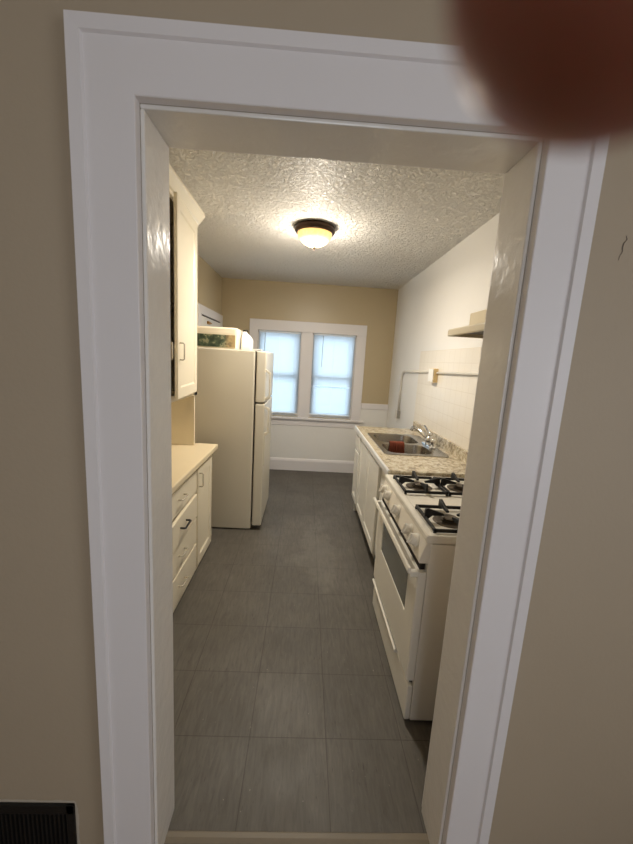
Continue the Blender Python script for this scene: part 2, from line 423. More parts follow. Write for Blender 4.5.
window('window_1', WL0, WL1); window('window_2', WR0, WR1)

# door casing around the opening (hall side) with back band, and the jamb lining
dc = sempty('trim_1', (0, YH, 0))
XO0, XO1, ZO = -0.531, 0.646, 2.272
def casing_profile(inner, outer):      # section (across, y): flat board, outer back band, small step at the band
    s = 1 if outer > inner else -1
    return [(inner, YH), (inner, YH-0.022), (inner+s*0.002, YH-0.024), (outer-s*0.033, YH-0.024), (outer-s*0.030, YH-0.031), (outer-s*0.002, YH-0.032), (outer, YH-0.028), (outer, YH)]
for inner, outer in ((OL, XO0), (OR, XO1)):
    bm = bmesh.new(); P = casing_profile(inner, outer)
    zi = lambda x: OT + (ZO-OT)*abs((x-inner)/(outer-inner))
    A = [bm.verts.new((x, y, 0)) for x, y in P]; B = [bm.verts.new((x, y, zi(x))) for x, y in P]
    bm.faces.new(A); bm.faces.new(B)
    for i in range(len(P)): bm.faces.new((A[i], A[(i+1)%len(P)], B[(i+1)%len(P)], B[i]))
    build('side_casing', bm, 'trim', dc)
bm = bmesh.new(); P = casing_profile(OT, ZO)
tt = lambda z: (z-OT)/(ZO-OT)
A = [bm.verts.new((OL+(XO0-OL)*tt(z), y, z)) for z, y in P]; B = [bm.verts.new((OR+(XO1-OR)*tt(z), y, z)) for z, y in P]
bm.faces.new(A); bm.faces.new(B)
for i in range(len(P)): bm.faces.new((A[i], A[(i+1)%len(P)], B[(i+1)%len(P)], B[i]))
build('head_casing', bm, 'trim', dc)
JI = 0.010
jm = sempty('trim_2', (0, YK, 0))
box('side_jamb', (OL, YH, 0), (OL+JI, YK+0.004, OT-JI), 'jamb', jm, 0.003)
box('side_jamb', (OR-JI, YH, 0), (OR, YK+0.004, OT-JI), 'jamb', jm, 0.003)
box('head_jamb', (OL, YH, OT-JI), (OR, YK+0.004, OT), 'jamb', jm, 0.003)
kc = sempty('trim_6', (0, YK, 0))          # kitchen side casing
box('side_casing', (OL-0.11, YK, 0), (OL+0.004, YK+0.02, OT+0.11), 'trim', kc)
box('side_casing', (OR-0.004, YK, 0), (OR+0.11, YK+0.02, OT+0.11), 'trim', kc)
box('head_casing', (OL+0.004, YK, OT-0.004), (OR-0.004, YK+0.02, OT+0.11), 'trim', kc)
bm = bmesh.new(); prism(bm, [(0.962, 0), (0.966, 0.003), (0.980, 0.005), (0.996, 0.003), (1.000, 0)], 0, OL+JI, OR-JI)
struct(build('trim_5', bm, 'threshold'))

# crack in the hall wall
bm = bmesh.new()
cr = [(0.748, 1.936), (0.752, 1.928), (0.745, 1.919), (0.744, 1.908), (0.746, 1.900), (0.741, 1.890), (0.740, 1.880)]
rows = []
for i, (x, z) in enumerate(cr):
    w = 0.0016*(1.0 - abs(i-2.5)/5)
    rows.append((bm.verts.new((x-w, YH-0.0006, z)), bm.verts.new((x+w, YH-0.0006, z)), bm.verts.new((x, YH+0.001, z))))
for a, b in zip(rows, rows[1:]):
    for i, j in ((0, 1), (1, 2), (2, 0)): bm.faces.new((a[i], a[j], b[j], b[i]))
build('crack', bm, 'crack', wn)

# tileboard on the right wall
tb = sempty('trim_7', (XR, 2.5, 0.9))
box('tile_panel', (XR-0.006, YK+0.02, 0.90), (XR, 3.87, 1.755), 'tileboard', tb, 0.001)

# door in the left wall, seen above the fridge
dr = sempty('door_1', (XL, 4.6, 0))
box('head_casing', (XL, 4.02, 2.025), (XL+0.022, 5.14, 2.12), 'trim', dr, 0.003)
box('side_casing', (XL, 4.02, 0), (XL+0.022, 4.13, 2.025), 'trim', dr, 0.003)
box('side_casing', (XL, 5.03, 0), (XL+0.022, 5.14, 2.025), 'trim', dr, 0.003)
box('gap', (XL-0.001, 4.13, 2.008), (XL+0.006, 5.03, 2.025), 'dark', dr, 0)
bm = bmesh.new(); panel_door(bm, XL+0.018, 1, 4.135, 5.025, 0.01, 2.008, 0.016, 0.12, 0.006)
slab = build('slab', bm, 'white_wall', dr)
bm = bmesh.new(); bx(bm, (XL+0.014, 4.36, 1.940), (XL+0.030, 4.47, 1.972)); tube(bm, [(XL+0.036, 4.34, 1.956), (XL+0.036, 4.49, 1.956)], 0.008)
build('latch', bm, 'brass', dr, 0.002)

# ------------------------------------------------------------------ left side: hutch cupboard, base cabinet, worktop
FX = -0.875
UZ0, UZ1, UY0, UY1 = 1.275, 2.535, 1.20, 2.94
uc = thing('wall_cupboard', 'tall cream wall cupboard reaching the ceiling, one door ajar, above the cream worktop', 'cupboard', (XL+0.15, 2.0, 0.86))
bm = bmesh.new()                # carcass: open front with a face frame, side panels run down to the worktop
bx(bm, (XL+0.001, UY0, UZ0), (XL+0.012, UY1, UZ1)); bx(bm, (XL+0.012, UY0, UZ0), (FX, UY1, UZ0+0.018)); bx(bm, (XL+0.012, UY0, UZ1-0.018), (FX, UY1, UZ1))
bx(bm, (XL+0.001, UY1-0.022, 0.861), (FX, UY1, UZ1)); bx(bm, (XL+0.001, UY0, 0.861), (FX, UY0+0.022, UZ1))
bx(bm, (XL+0.012, 1.83, UZ0), (FX-0.03, 1.85, UZ1)); bx(bm, (XL+0.012, UY0, 1.9), (FX-0.03, UY1, 1.918))
build('carcass', bm, 'cabinet', uc)
bm = bmesh.new()                # face frame
x0, x1 = FX, FX+0.016
bx(bm, (x0, UY0, UZ0), (x1, UY1, UZ0+0.04)); bx(bm, (x0, UY0, UZ1-0.035), (x1, UY1, UZ1))
for a, b in ((UY0, UY0+0.03), (1.825, 1.865), (UY1-0.07, UY1)): bx(bm, (x0, a, UZ0), (x1, b, UZ1))
build('face_frame', bm, 'cabinet', uc)
bm = bmesh.new()                # crown
prism(bm, [(FX-0.002, UZ1-0.012), (FX+0.018, UZ1-0.012), (FX+0.022, UZ1+0.006), (FX+0.034, UZ1+0.014), (FX+0.062, UZ1+0.05), (FX+0.072, UZ1+0.060), (FX+0.072, ZC-0.001), (FX-0.002, ZC-0.001)], 1, UY0, UY1+0.004)
build('crown_moulding', bm, 'cabinet', uc)
box('top_board', (XL+0.001, UY0, UZ1), (FX-0.002, UY1+0.004, ZC-0.001), 'cabinet', uc, 0)
def cup_door(y0, y1, ajar=0.0):
    bm = bmesh.new(); z0, z1 = UZ0+0.028, UZ1-0.02
    panel_door(bm, x1+0.020, 1, y0, y1, z0, z1, 0.020, 0.07, 0.007, 0.010)
    hb = bmesh.new(); wire_pull(hb, (x1+0.020, y0+0.045, 1.605), (1,0,0), (0,0,1), 0.105, 0.028, 0.0045)
    R = Matrix.Translation((x1, y1, 0)) @ Matrix.Rotation(ajar, 4, 'Z') @ Matrix.Translation((-x1, -y1, 0))
    for b in (bm, hb): bmesh.ops.transform(b, matrix=R, verts=b.verts)
    d = build('door', bm, 'cabinet', uc); build('handle', hb, 'nickel', d, smooth=True)
    for z in (1.46, 2.44):
        h = bmesh.new(); tube(h, [(x1+0.010, y1+0.008, z-0.03), (x1+0.010, y1+0.008, z+0.03)], 0.008); bx(h, (x1-0.001, y1+0.004, z-0.025), (x1+0.004, y1+0.026, z+0.025))
        build('hinge', h, 'nickel', d)
cup_door(2.330, 2.866, math.radians(4.2))
# left door of the pair, hinged on its other side
def cup_door_left(y0, y1):
    bm = bmesh.new(); panel_door(bm, x1+0.020, 1, y0, y1, UZ0+0.028, UZ1-0.02, 0.020, 0.07, 0.007, 0.010)
    d = build('door', bm, 'cabinet', uc)
    hb = bmesh.new(); wire_pull(hb, (x1+0.020, y1-0.05, 1.605), (1,0,0), (0,0,1), 0.105, 0.028, 0.0045); build('handle', hb, 'nickel', d, smooth=True)
cup_door_left(1.868, 2.318); cup_door_left(1.225, 1.822)
box('back_panel', (XL+0.0005, UY0, 0.861), (XL+0.006, UY1, UZ0), 'cabinet', uc, 0)

BX, BY0, BY1, BZ = -0.744, 1.20, 2.95, 0.82
bc = thing('base_cabinet', 'cream base cabinet with four drawers and a door under the cream worktop', 'cabinet', (-0.95, 2.1, 0))
box('carcass', (XL+0.001, BY0, 0.0), (BX-0.02, BY1, BZ), 'cabinet', bc, 0.002)
bm = bmesh.new()
for a, b in ((BY0, BY0+0.03), (1.90, 1.955), (2.482, 2.512), (2.905, BY1)): bx(bm, (BX-0.02, a, 0), (BX, b, BZ))
bx(bm, (BX-0.02, BY0, 0.795), (BX, BY1, BZ)); bx(bm, (BX-0.02, BY0, 0.0), (BX, BY1, 0.045))
for z in (0.628, 0.448, 0.250): bx(bm, (BX-0.02, 1.955, z-0.008), (BX, 2.482, z+0.008))
build('face_frame', bm, 'cabinet', bc)
def drawer(y0, y1, z0, z1, out, mat, tilt=0.0):
    xo = BX + 0.019 + out
    bm = bmesh.new(); bx(bm, (BX-0.003+out, y0, z0), (xo, y1, z1))
    if out > 0.001: bx(bm, (BX-0.25+out, y0+0.02, z0+0.02), (BX+out-0.002, y1-0.02, z1-0.05))
    hb = bmesh.new(); yc, zc = (y0+y1)/2-0.06, (z0+z1)/2+0.008
    if mat == 'black_pull': wire_pull(hb, (xo, yc, zc), (1,0,0), (0,1,0), 0.115, 0.030, 0.0065)
    else: wire_pull(hb, (xo, yc, zc), (1,0,0), (0,1,0), 0.100, 0.026, 0.005)
    if tilt:
        R = Matrix.Translation((BX, y1, z0)) @ Matrix.Rotation(tilt, 4, 'Z') @ Matrix.Translation((-BX, -y1, -z0))
        for b in (bm, hb): bmesh.ops.transform(b, matrix=R, verts=b.verts)
    d = build('drawer', bm, 'cabinet', bc, 0.003)
    h = build('handle', hb, mat, d, smooth=True)
    if mat == 'black_pull': h['label'] = 'black bar handle'
drawer(1.957, 2.480, 0.636, 0.793, 0.0, 'nickel')
drawer(1.957, 2.480, 0.456, 0.620, 0.004, 'black_pull', math.radians(1.6))
drawer(1.957, 2.480, 0.258, 0.440, 0.0, 'nickel')
drawer(1.957, 2.480, 0.047, 0.242, 0.0, 'nickel')
bm = bmesh.new(); panel_door(bm, BX+0.019, 1, 2.514, 2.903, 0.04, 0.79, 0.019, 0.065, 0.008, 0.010)
d = build('door', bm, 'cabinet', bc)
hb = bmesh.new(); wire_pull(hb, (BX+0.019, 2.55, 0.70), (1,0,0), (0,0,1), 0.10, 0.026, 0.005); build('handle', hb, 'nickel', d, smooth=True)
for z in (0.70, 0.12):
    h = bmesh.new(); tube(h, [(BX+0.014, 2.910, z-0.03), (BX+0.014, 2.910, z+0.03)], 0.008); bx(h, (BX, 2.905, z-0.04), (BX+0.004, 2.93, z+0.04)); build('hinge', h, 'nickel', d)
bm = bmesh.new(); panel_door(bm, BX+0.019, 1, 1.24, 1.895, 0.05, 0.79, 0.019, 0.065, 0.008, 0.010); build('door', bm, 'cabinet', bc)

tag(box('worktop', (XL+0.001, 1.18, BZ), (-0.703, 3.01, 0.86), 'laminate', None, 0.006), 'plain cream laminate worktop on the drawer cabinet, left of the doorway', 'worktop')

# ------------------------------------------------------------------ refrigerator
RX0, RX1, RY0, RY1, RZ = -1.12, -0.442, 3.21, 3.93, 1.653
fr = thing('refrigerator', 'almond two-door refrigerator with freezer on top, past the end of the worktop', 'refrigerator', (-0.78, 3.57, 0))
box('body', (RX0, RY0, 0.008), (RX1, RY1, RZ), 'fridge', fr, 0.012)
for y in (RY0+0.05, RY1-0.05):
    for x in (RX0+0.06, RX1-0.05):
        bm = bmesh.new(); lathe(bm, [(0.0, 0.0), (0.02, 0.0), (0.02, 0.03), (0, 0.03)], (x, y, 0.0), seg=12); build('foot', bm, 'black', fr)
box('gasket', (RX1-0.002, RY0+0.02, 0.07), (RX1+0.016, RY1-0.02, RZ-0.008), 'fridge_dark', fr, 0)
def fridge_door(name, z0, z1, hz0, hz1, up):
    bm = bmesh.new(); bx(bm, (RX1+0.014, RY0, z0), (-0.345, RY1, z1))
    d = build(name, bm, 'fridge', fr, 0.010, seg=3)
    # moulded loop handle along the near edge
    hb = bmesh.new(); y0, y1 = RY0+0.006, RY0+0.034; xf, xo = -0.347, -0.302
    t = 0.014
    if up: P = [(xf, hz1+0.03), (xo, hz1-0.005), (xo, hz0+0.012), (xf, hz0-0.012), (xf, hz0+0.012), (xo-t, hz0+0.03), (xo-t, hz1-0.015), (xf, hz1+0.006)]
    else: P = [(xf, hz1+0.012), (xo, hz1-0.012), (xo, hz0+0.005), (xf+0.012, hz0-0.03), (xf+0.012, hz0-0.30), (xf, hz0-0.31), (xf, hz0-0.004), (xo-t, hz0+0.015), (xo-t, hz1-0.03), (xf, hz1-0.012)]
    prism(hb, [(p[0], p[1]) for p in P], 1, y0, y1)
    build('handle', hb, 'fridge', d, 0.003)
fridge_door('freezer_door', 1.203, 1.648, 1.235, 1.47, True)
fridge_door('fridge_door', 0.045, 1.190, 0.93, 1.165, False)
box('kick_grille', (RX1-0.03, RY0+0.03, 0.01), (RX1+0.03, RY1-0.03, 0.058), 'fridge_dark', fr, 0.003)
bm = bmesh.new(); bx(bm, (RX1-0.03, RY0+0.008, RZ), (RX1+0.055, RY0+0.05, RZ+0.010)); build('top_hinge', bm, 'white_plastic', fr, 0.003)

# things on the refrigerator
bn = thing('storage_box', 'white plastic box with a green printed band lying on top of the refrigerator', 'box', (-0.80, 3.45, RZ))
bm = bmesh.new()
def loft(bm, loops, cap0=True, cap1=True):
    L = [[bm.verts.new(p) for p in lp] for lp in loops]
    for a, b in zip(L, L[1:]):
        n = len(a)
        for k in range(n): bm.faces.new((a[k], a[(k+1)%n], b[(k+1)%n], b[k]))
    if cap0: bm.faces.new(L[0][::-1])
    if cap1: bm.faces.new(L[-1])
def rr3(x0, y0, x1, y1, r, z, n=5): return [(x, y, z) for x, y in rrect(x0, y0, x1, y1, r, n)]
loft(bm, [rr3(-1.05, 3.28, -0.620, 3.62, 0.02, RZ+0.001), rr3(-1.055, 3.275, -0.612, 3.625, 0.022, RZ+0.135), rr3(-1.052, 3.278, -0.606, 3.622, 0.03, RZ+0.170), rr3(-1.03, 3.30, -0.628, 3.60, 0.04, RZ+0.184)])
build('shell', bm, 'plastic', bn, smooth=False)
bm = bmesh.new(); bx(bm, (-1.045, 3.2715, RZ+0.012), (-0.628, 3.280, RZ+0.118)); build('printed_band', bm, 'label', bn)
jg = thing('plastic_jug', 'white plastic jug with a small black cap behind the box on the refrigerator', 'jug', (-0.55, 3.46, RZ))
bm = bmesh.new()
cx, cy = -0.553, 3.47
def sq(h, z, dx=0): return rr3(cx-h*0.82+dx, cy-h*1.2, cx+h*0.82+dx, cy+h*1.2, h*0.3, z)
loft(bm, [sq(0.050, RZ+0.001), sq(0.056, RZ+0.01), sq(0.056, RZ+0.095), sq(0.045, RZ+0.125, -0.008), sq(0.026, RZ+0.150, -0.018), sq(0.020, RZ+0.158, -0.021), sq(0.020, RZ+0.166, -0.021)])
build('body', bm, 'white_plastic', jg, smooth=True)
bm = bmesh.new(); lathe(bm, [(0, RZ+0.181), (0.020, RZ+0.181), (0.022, RZ+0.178), (0.022, RZ+0.164), (0, RZ+0.164)], (cx-0.021, cy, 0), seg=20); build('cap', bm, 'black', jg)

# ------------------------------------------------------------------ window blinds
def blind(x0, x1, label, gapz):
    r = thing('window_blind', label, 'blind', ((x0+x1)/2, YF+0.025, WZ0), 'white slatted blinds in the two windows')
    a, b = x0+0.012, x1-0.012; yb = YF+0.026
    box('headrail', (a, yb-0.013, WZ1-0.026), (b, yb+0.013, WZ1-0.001), 'blind_rail', r, 0.002)
    bm = bmesh.new(); z = WZ1-0.036; sp = 0.0212; k = 0
    zb = WZ0+0.045
    while z > zb+0.012:
        t = math.radians(67)
        if gapz and abs(z-gapz) < sp*0.5: t = math.radians(28)
        hw = 0.0127; dy, dz = hw*math.cos(t), hw*math.sin(t)
        jz = random.uniform(-0.0007, 0.0007)
        P = []
        for s in (-1, 0, 1):     # slightly crowned slat, top edge leaning to the room
            P.append((yb + s*dy + (0.0012 if s == 0 else 0), z + jz - s*dz + (0.0008 if s == 0 else 0)))
        A = [bm.verts.new((a, y, zz)) for y, zz in P]; B = [bm.verts.new((b, y, zz)) for y, zz in P]
        A2 = [bm.verts.new((a, y+0.0003, zz+0.0003)) for y, zz in P]; B2 = [bm.verts.new((b, y+0.0003, zz+0.0003)) for y, zz in P]
        for i in range(2):
            bm.faces.new((A[i], B[i], B[i+1], A[i+1]))
        z -= sp; k += 1
        for v in A2 + B2: bm.verts.remove(v)
    build('slats', bm, 'blind', r, smooth=True)
    box('bottom_rail', (a, yb-0.011, zb-0.014), (b, yb+0.011, zb+0.004), 'blind_rail', r, 0.002)
    bm = bmesh.new()
    for x in (a+0.09, (a+b)/2, b-0.09): tube(bm, [(x, yb-0.014, WZ1-0.03), (x, yb-0.014, zb)], 0.0009, 6)
    build('cords', bm, 'blind_rail', r)
    wx = a + (0.085 if x0 < 0 else 0.135)
    bm = bmesh.new(); tube(bm, [(wx, yb-0.02, WZ1-0.03), (wx, yb-0.022, WZ1-0.05), (wx-0.004, yb-0.024, WZ1-0.46)], 0.0035, 8)
    w = build('wand', bm, 'grey_box', r); w['label'] = 'grey tilt wand'
blind(WL0, WL1, 'closed white slatted blind in the left window, partly behind the refrigerator', None)
blind(WR0, WR1, 'closed white slatted blind in the right window, bright gap halfway down', 1.225)

# ------------------------------------------------------------------ ceiling lamp
LX, LY = 0.014, 3.03
cl = thing('ceiling_light', 'lit domed ceiling light with a dark bronze rim on the textured ceiling', 'ceiling light', (LX, LY, ZC))
bm = bmesh.new(); lathe(bm, [(0.0, 0.0), (0.150, 0.0), (0.157, -0.012), (0.157, -0.030), (0.148, -0.044), (0.136, -0.050), (0.132, -0.044), (0.0, -0.040)], (LX, LY, ZC), seg=48)
build('rim', bm, 'bronze', cl, smooth=True)
bm = bmesh.new(); prof = [(0.134, -0.045)]
for k in range(1, 9):
    a = k/9*PI/2; prof.append((0.134*math.cos(a)**1.15, -0.045 - 0.100*math.sin(a)**0.95))
prof += [(0.0, -0.146)]
lathe(bm, prof, (LX, LY, ZC), seg=48)
build('glass_dome', bm, 'lamp_glass', cl, smooth=True)
bm = bmesh.new(); lathe(bm, [(0, -0.142), (0.010, -0.144), (0.011, -0.150), (0.006, -0.154), (0.008, -0.160), (0.004, -0.167), (0, -0.168)], (LX, LY, ZC), seg=16)
build('finial', bm, 'bronze', cl, smooth=True)
pl = bpy.data.lights.new('ceiling_bulb', 'POINT'); pl.energy = LAMP_P; pl.color = (1.0, 0.91, 0.78); pl.shadow_soft_size = 0.04
po = bpy.data.objects.new('ceiling_bulb', pl); C.objects.link(po); po.location = (LX, LY, ZC-0.24)
al = bpy.data.lights.new('ceiling_bulb_down', 'AREA'); al.shape = 'DISK'; al.size = 0.2; al.energy = LAMP_D; al.color = (1.0, 0.91, 0.78)
ao = bpy.data.objects.new('ceiling_bulb_down', al); C.objects.link(ao); ao.location = (LX, LY, ZC-0.175)

# ------------------------------------------------------------------ right side: sink cabinet, counter, sink, faucet
SX, SY0, SY1, SZ = 0.586, 2.225, 3.79, 0.896
sc = thing('sink_cabinet', 'white sink base cabinet with two doors and a narrow drawer column beside the gas range', 'cabinet', (0.88, 3.05, 0))
bm = bmesh.new()
bx(bm, (SX+0.02, SY0, 0.15), (XR-0.004, SY0+0.018, SZ)); bx(bm, (SX+0.02, SY1-0.018, 0.0), (XR-0.004, SY1, SZ)); bx(bm, (SX+0.02, SY0, 0.15), (XR-0.004, SY1, 0.168)); bx(bm, (XR-0.016, SY0, 0.15), (XR-0.004, SY1, SZ))
build('carcass', bm, 'sink_cab', sc)
box('toe_kick', (SX+0.055, SY0, 0.0), (SX+0.07, SY1-0.018, 0.155), 'kick', sc, 0)
bm = bmesh.new()
for a, b in ((SY0, 2.535), (3.422, 3.50), (SY1-0.04, SY1)): bx(bm, (SX, a, 0.155), (SX+0.02, b, SZ))
bx(bm, (SX, SY0, 0.86), (SX+0.02, SY1, SZ)); bx(bm, (SX, SY0, 0.155), (SX+0.02, SY1, 0.20)); bx(bm, (SX, 3.01, 0.155), (SX+0.02, 3.05, SZ)); bx(bm, (SX, 3.48, 0.70), (SX+0.02, SY1, 0.73))
build('face_frame', bm, 'sink_cab', sc)
for y0, y1 in ((2.54, 3.024), (3.030, 3.425)):
    bm = bmesh.new(); panel_door(bm, SX-0.019, -1, y0, y1, 0.185, 0.866, 0.019, 0.06, 0.006, 0.008); build('door', bm, 'sink_cab', sc)
bm = bmesh.new(); panel_door(bm, SX-0.019, -1, 3.50, 3.765, 0.185, 0.700, 0.019, 0.05, 0.006, 0.008); build('door', bm, 'sink_cab', sc)
box('drawer', (SX-0.019, 3.50, 0.722), (SX, 3.765, 0.866), 'sink_cab', sc, 0.004)

SKX0, SKX1, SKY0, SKY1 = 0.617, 1.115, 2.620, 3.425
def plate(name, outer, holes, z0, z1, mat, parent=None, bevel=0.0):
    cu = bpy.data.curves.new(name, 'CURVE'); cu.dimensions = '2D'; cu.fill_mode = 'BOTH'; cu.extrude = (z1-z0)/2
    for lp in [outer] + holes:
        sp = cu.splines.new('POLY'); sp.points.add(len(lp)-1); sp.use_cyclic_u = True
        for p, (x, y) in zip(sp.points, lp): p.co = (x, y, 0, 1)
    ob = bpy.data.objects.new(name, cu); C.objects.link(ob)
    dg = bpy.context.evaluated_depsgraph_get(); me = bpy.data.meshes.new_from_object(ob.evaluated_get(dg))
    C.objects.unlink(ob); bpy.data.objects.remove(ob); bpy.data.curves.remove(cu)
    bm = bmesh.new(); bm.from_mesh(me); bpy.data.meshes.remove(me)
    bmesh.ops.translate(bm, vec=(0, 0, (z0+z1)/2), verts=bm.verts)
    return bm
KX, KY0, KY1, KZ = 0.557, 2.214, 3.80, 0.938
ct = thing('countertop', 'brown granite-look countertop with a low backsplash, holding the steel sink', 'worktop', (0.88, 3.05, SZ))
bm = plate('slab', [(KX, KY0), (XR-0.004, KY0), (XR-0.004, KY1), (KX, KY1)], [rrect(SKX0+0.02, SKY0+0.02, SKX1-0.02, SKY1-0.02, 0.03)], SZ, KZ, 'granite')
build('slab', bm, 'granite', ct, weld=True)
bm = bmesh.new(); prism(bm, [(KX-0.006, SZ+0.001), (KX-0.006, KZ-0.004), (KX-0.002, KZ+0.002), (KX+0.008, KZ+0.002), (KX+0.008, KZ), (KX, KZ), (KX, SZ+0.001)], 1, KY0, KY1)
build('edge_strip', bm, 'strip', ct)['label'] = 'shiny metal edge strip'
box('backsplash', (XR-0.030, KY0, KZ), (XR-0.007, KY1, KZ+0.085), 'granite', ct, 0.003)

ks = thing('kitchen_sink', 'stainless steel double-bowl sink set into the granite-look countertop', 'sink', (0.90, 3.09, KZ))
DVY = 3.005
b1 = rrect(SKX0+0.042, SKY0+0.042, SKX1-0.10, DVY-0.018, 0.085); b2 = rrect(SKX0+0.042, DVY+0.018, SKX1-0.10, SKY1-0.042, 0.085)
bm = plate('deck', rrect(SKX0, SKY0, SKX1, SKY1, 0.035), [b1, b2], KZ, KZ+0.007, 'steel')
build('deck', bm, 'steel', ks, 0.002, weld=True)
for (ya, yb_) in ((SKY0+0.042, DVY-0.018), (DVY+0.018, SKY1-0.042)):
    bm = bmesh.new(); xa, xb = SKX0+0.042, SKX1-0.10
    loops = []
    for ins, z, r in ((0, KZ+0.006, 0.085), (0.002, KZ-0.005, 0.085), (0.010, KZ-0.12, 0.08), (0.025, KZ-0.155, 0.07), (0.07, KZ-0.165, 0.05)):
        loops.append(rr3(xa+ins, ya+ins, xb-ins, yb_-ins, r, z))
    loft(bm, loops, cap0=False, cap1=True)
    bw = build('bowl', bm, 'steel', ks, smooth=True)
    bm = bmesh.new(); lathe(bm, [(0, 0.004), (0.03, 0.004), (0.042, 0.002), (0.042, -0.004), (0, -0.004)], ((xa+xb)/2, (ya+yb_)/2, KZ-0.163), seg=24); build('drain', bm, 'chrome', bw)

fc = thing('faucet', 'chrome single-spout faucet standing at the back of the sink', 'faucet', (1.064, 2.965, KZ+0.007))
fx, fy, fz = 1.064, 2.965, KZ+0.0072
bm = bmesh.new(); lo = rrect(fx-0.028, fy-0.115, fx+0.028, fy+0.115, 0.026)
loft(bm, [[(x, y, fz) for x, y in lo], [(x, y, fz+0.010) for x, y in lo], [(fx+(x-fx)*0.8, fy+(y-fy)*0.93, fz+0.016) for x, y in lo]])
build('base_plate', bm, 'chrome', fc, 0.002)
bm = bmesh.new(); lathe(bm, [(0, 0.01), (0.030, 0.01), (0.028, 0.05), (0.025, 0.075), (0.018, 0.085), (0, 0.088)], (fx, fy, fz), seg=24); build('body', bm, 'chrome', fc, smooth=True)
bm = bmesh.new(); tube(bm, [(fx, fy+0.01, fz+0.045), (fx-0.03, fy+0.05, fz+0.085), (fx-0.06, fy+0.10, fz+0.115), (fx-0.085, fy+0.145, fz+0.125), (fx-0.10, fy+0.17, fz+0.118), (fx-0.104, fy+0.178, fz+0.095)], [0.019, 0.017, 0.015, 0.014, 0.014, 0.013], 14)
build('spout', bm, 'chrome', fc, smooth=True)
bm = bmesh.new(); tube(bm, [(fx, fy, fz+0.080), (fx+0.004, fy+0.015, fz+0.105), (fx-0.004, fy+0.07, fz+0.135), (fx-0.01, fy+0.12, fz+0.150)], [0.016, 0.013, 0.009, 0.008], 12)
build('lever', bm, 'chrome', fc, smooth=True)
bm = bmesh.new(); lathe(bm, [(0, 0.012), (0.016, 0.012), (0.014, 0.04), (0.017, 0.055), (0.014, 0.075), (0, 0.078)], (fx, fy-0.085, fz), seg=20); sp = build('side_sprayer', bm, 'chrome', fc, smooth=True)

# rust-red ribbed cloth hanging over the divider into the near bowl
bm = bmesh.new()
prof = [(DVY+0.026, KZ-0.045), (DVY+0.027, KZ-0.02), (DVY+0.024, KZ+0.013), (DVY+0.012, KZ+0.020), (DVY-0.012, KZ+0.020), (DVY-0.026, KZ+0.013), (DVY-0.034, KZ-0.03), (DVY-0.040, KZ-0.075), (DVY-0.046, KZ-0.115)]
nx = 40; rows = []
for i in range(nx+1):
    x = 0.742 + 0.118*i/nx; w = 0.0045*math.sin(i/nx*2*PI*6.5)
    rows.append([bm.verts.new((x + 0.010*(j-4)/8*(1 if i > nx/2 else -1), y - (w if j > 4 else -w*0.5 if j < 3 else 0), z + abs(w)*(0.4 if 2 <= j <= 5 else 0))) for j, (y, z) in enumerate(prof)])
for a, b in zip(rows, rows[1:]):
    for j in range(len(prof)-1): bm.faces.new((a[j], a[j+1], b[j+1], b[j]))
cloth = build('dishcloth', bm, 'rust', None, smooth=True)
so = cloth.modifiers.new('thick', 'SOLIDIFY'); so.thickness = 0.005; so.offset = 0
tag(cloth, 'rust-red ribbed cloth hanging over the divider of the steel sink', 'dishcloth')

# ------------------------------------------------------------------ gas range
GX, GY0, GY1, GZ = 0.552, 1.384, 2.200, 0.9175
gr = thing('gas_range', 'white freestanding gas range with black burner grates and a smoked oven window', 'stove', (0.85, 1.79, 0))
box('body', (GX, GY0+0.003, 0.02), (XR-0.03, GY1-0.003, 0.878), 'appliance', gr, 0.004)
bm = bmesh.new()                # cooktop: rim with a shallow recessed well
T0, T1, B0, B1 = GX-0.018, XR-0.03, GY0-0.004, GY1+0.004
def rl(i, z): return [(x, y, z) for x, y in rrect(T0+i, B0+i, T1-i, B1-i, max(0.012-i*0.3, 0.006), 4)]
loft(bm, [rl(0.003, 0.884), rl(0.0, 0.888), rl(0.0, GZ-0.006), rl(0.004, GZ), rl(0.030, GZ), rl(0.038, GZ-0.006)])
build('cooktop', bm, 'appliance', gr)
bm = bmesh.new(); prism(bm, [(GX+0.01, 0.884), (GX-0.014, 0.884), (GX-0.038, 0.806), (GX-0.038, 0.790), (GX+0.01, 0.790)], 1, GY0+0.004, GY1-0.004)
cpn = build('control_panel', bm, 'range_panel', gr, 0.003)
for y in (2.115, 2.020, 1.805, 1.580, 1.485):
    zc = 0.845; kx = GX-0.0265; ax = Vector((-0.955, 0, 0.295))
    bm = bmesh.new()
    lathe(bm, [(0, 0), (0.030, 0.0), (0.030, 0.006), (0.025, 0.010), (0.0235, 0.028), (0.020, 0.032), (0, 0.032)], (kx, y, zc), ax, 20)
    c0 = Vector((kx, y, zc)) + ax*0.026
    q = bmesh.new(); up = Vector((0.295, 0, 0.955))
    for s in (-1, 1): pass
    tube(bm, [c0 - up*0.022 + ax*0.005, c0 + up*0.022 + ax*0.005], 0.008, 8)
    q.free()
    build('knob', bm, 'appliance', cpn, smooth=False)
bm = bmesh.new()                # vent strip between panel and door
bx(bm, (GX-0.024, GY0+0.03, 0.744), (GX-0.002, GY1-0.01, 0.790)); build('vent_gap', bm, 'dark', gr)
od = bmesh.new()                # oven door with window opening recess
DX, dz0, dz1 = GX-0.036, 0.225, 0.748
dy0, dy1 = GY0+0.006, GY1-0.006
def lp(x, y0, y1, z0, z1): return [od.verts.new(p) for p in ((x, y0, z0), (x, y1, z0), (x, y1, z1), (x, y0, z1))]
wy0_, wy1_, wz0_, wz1_ = 1.515, 2.06, 0.478, 0.702
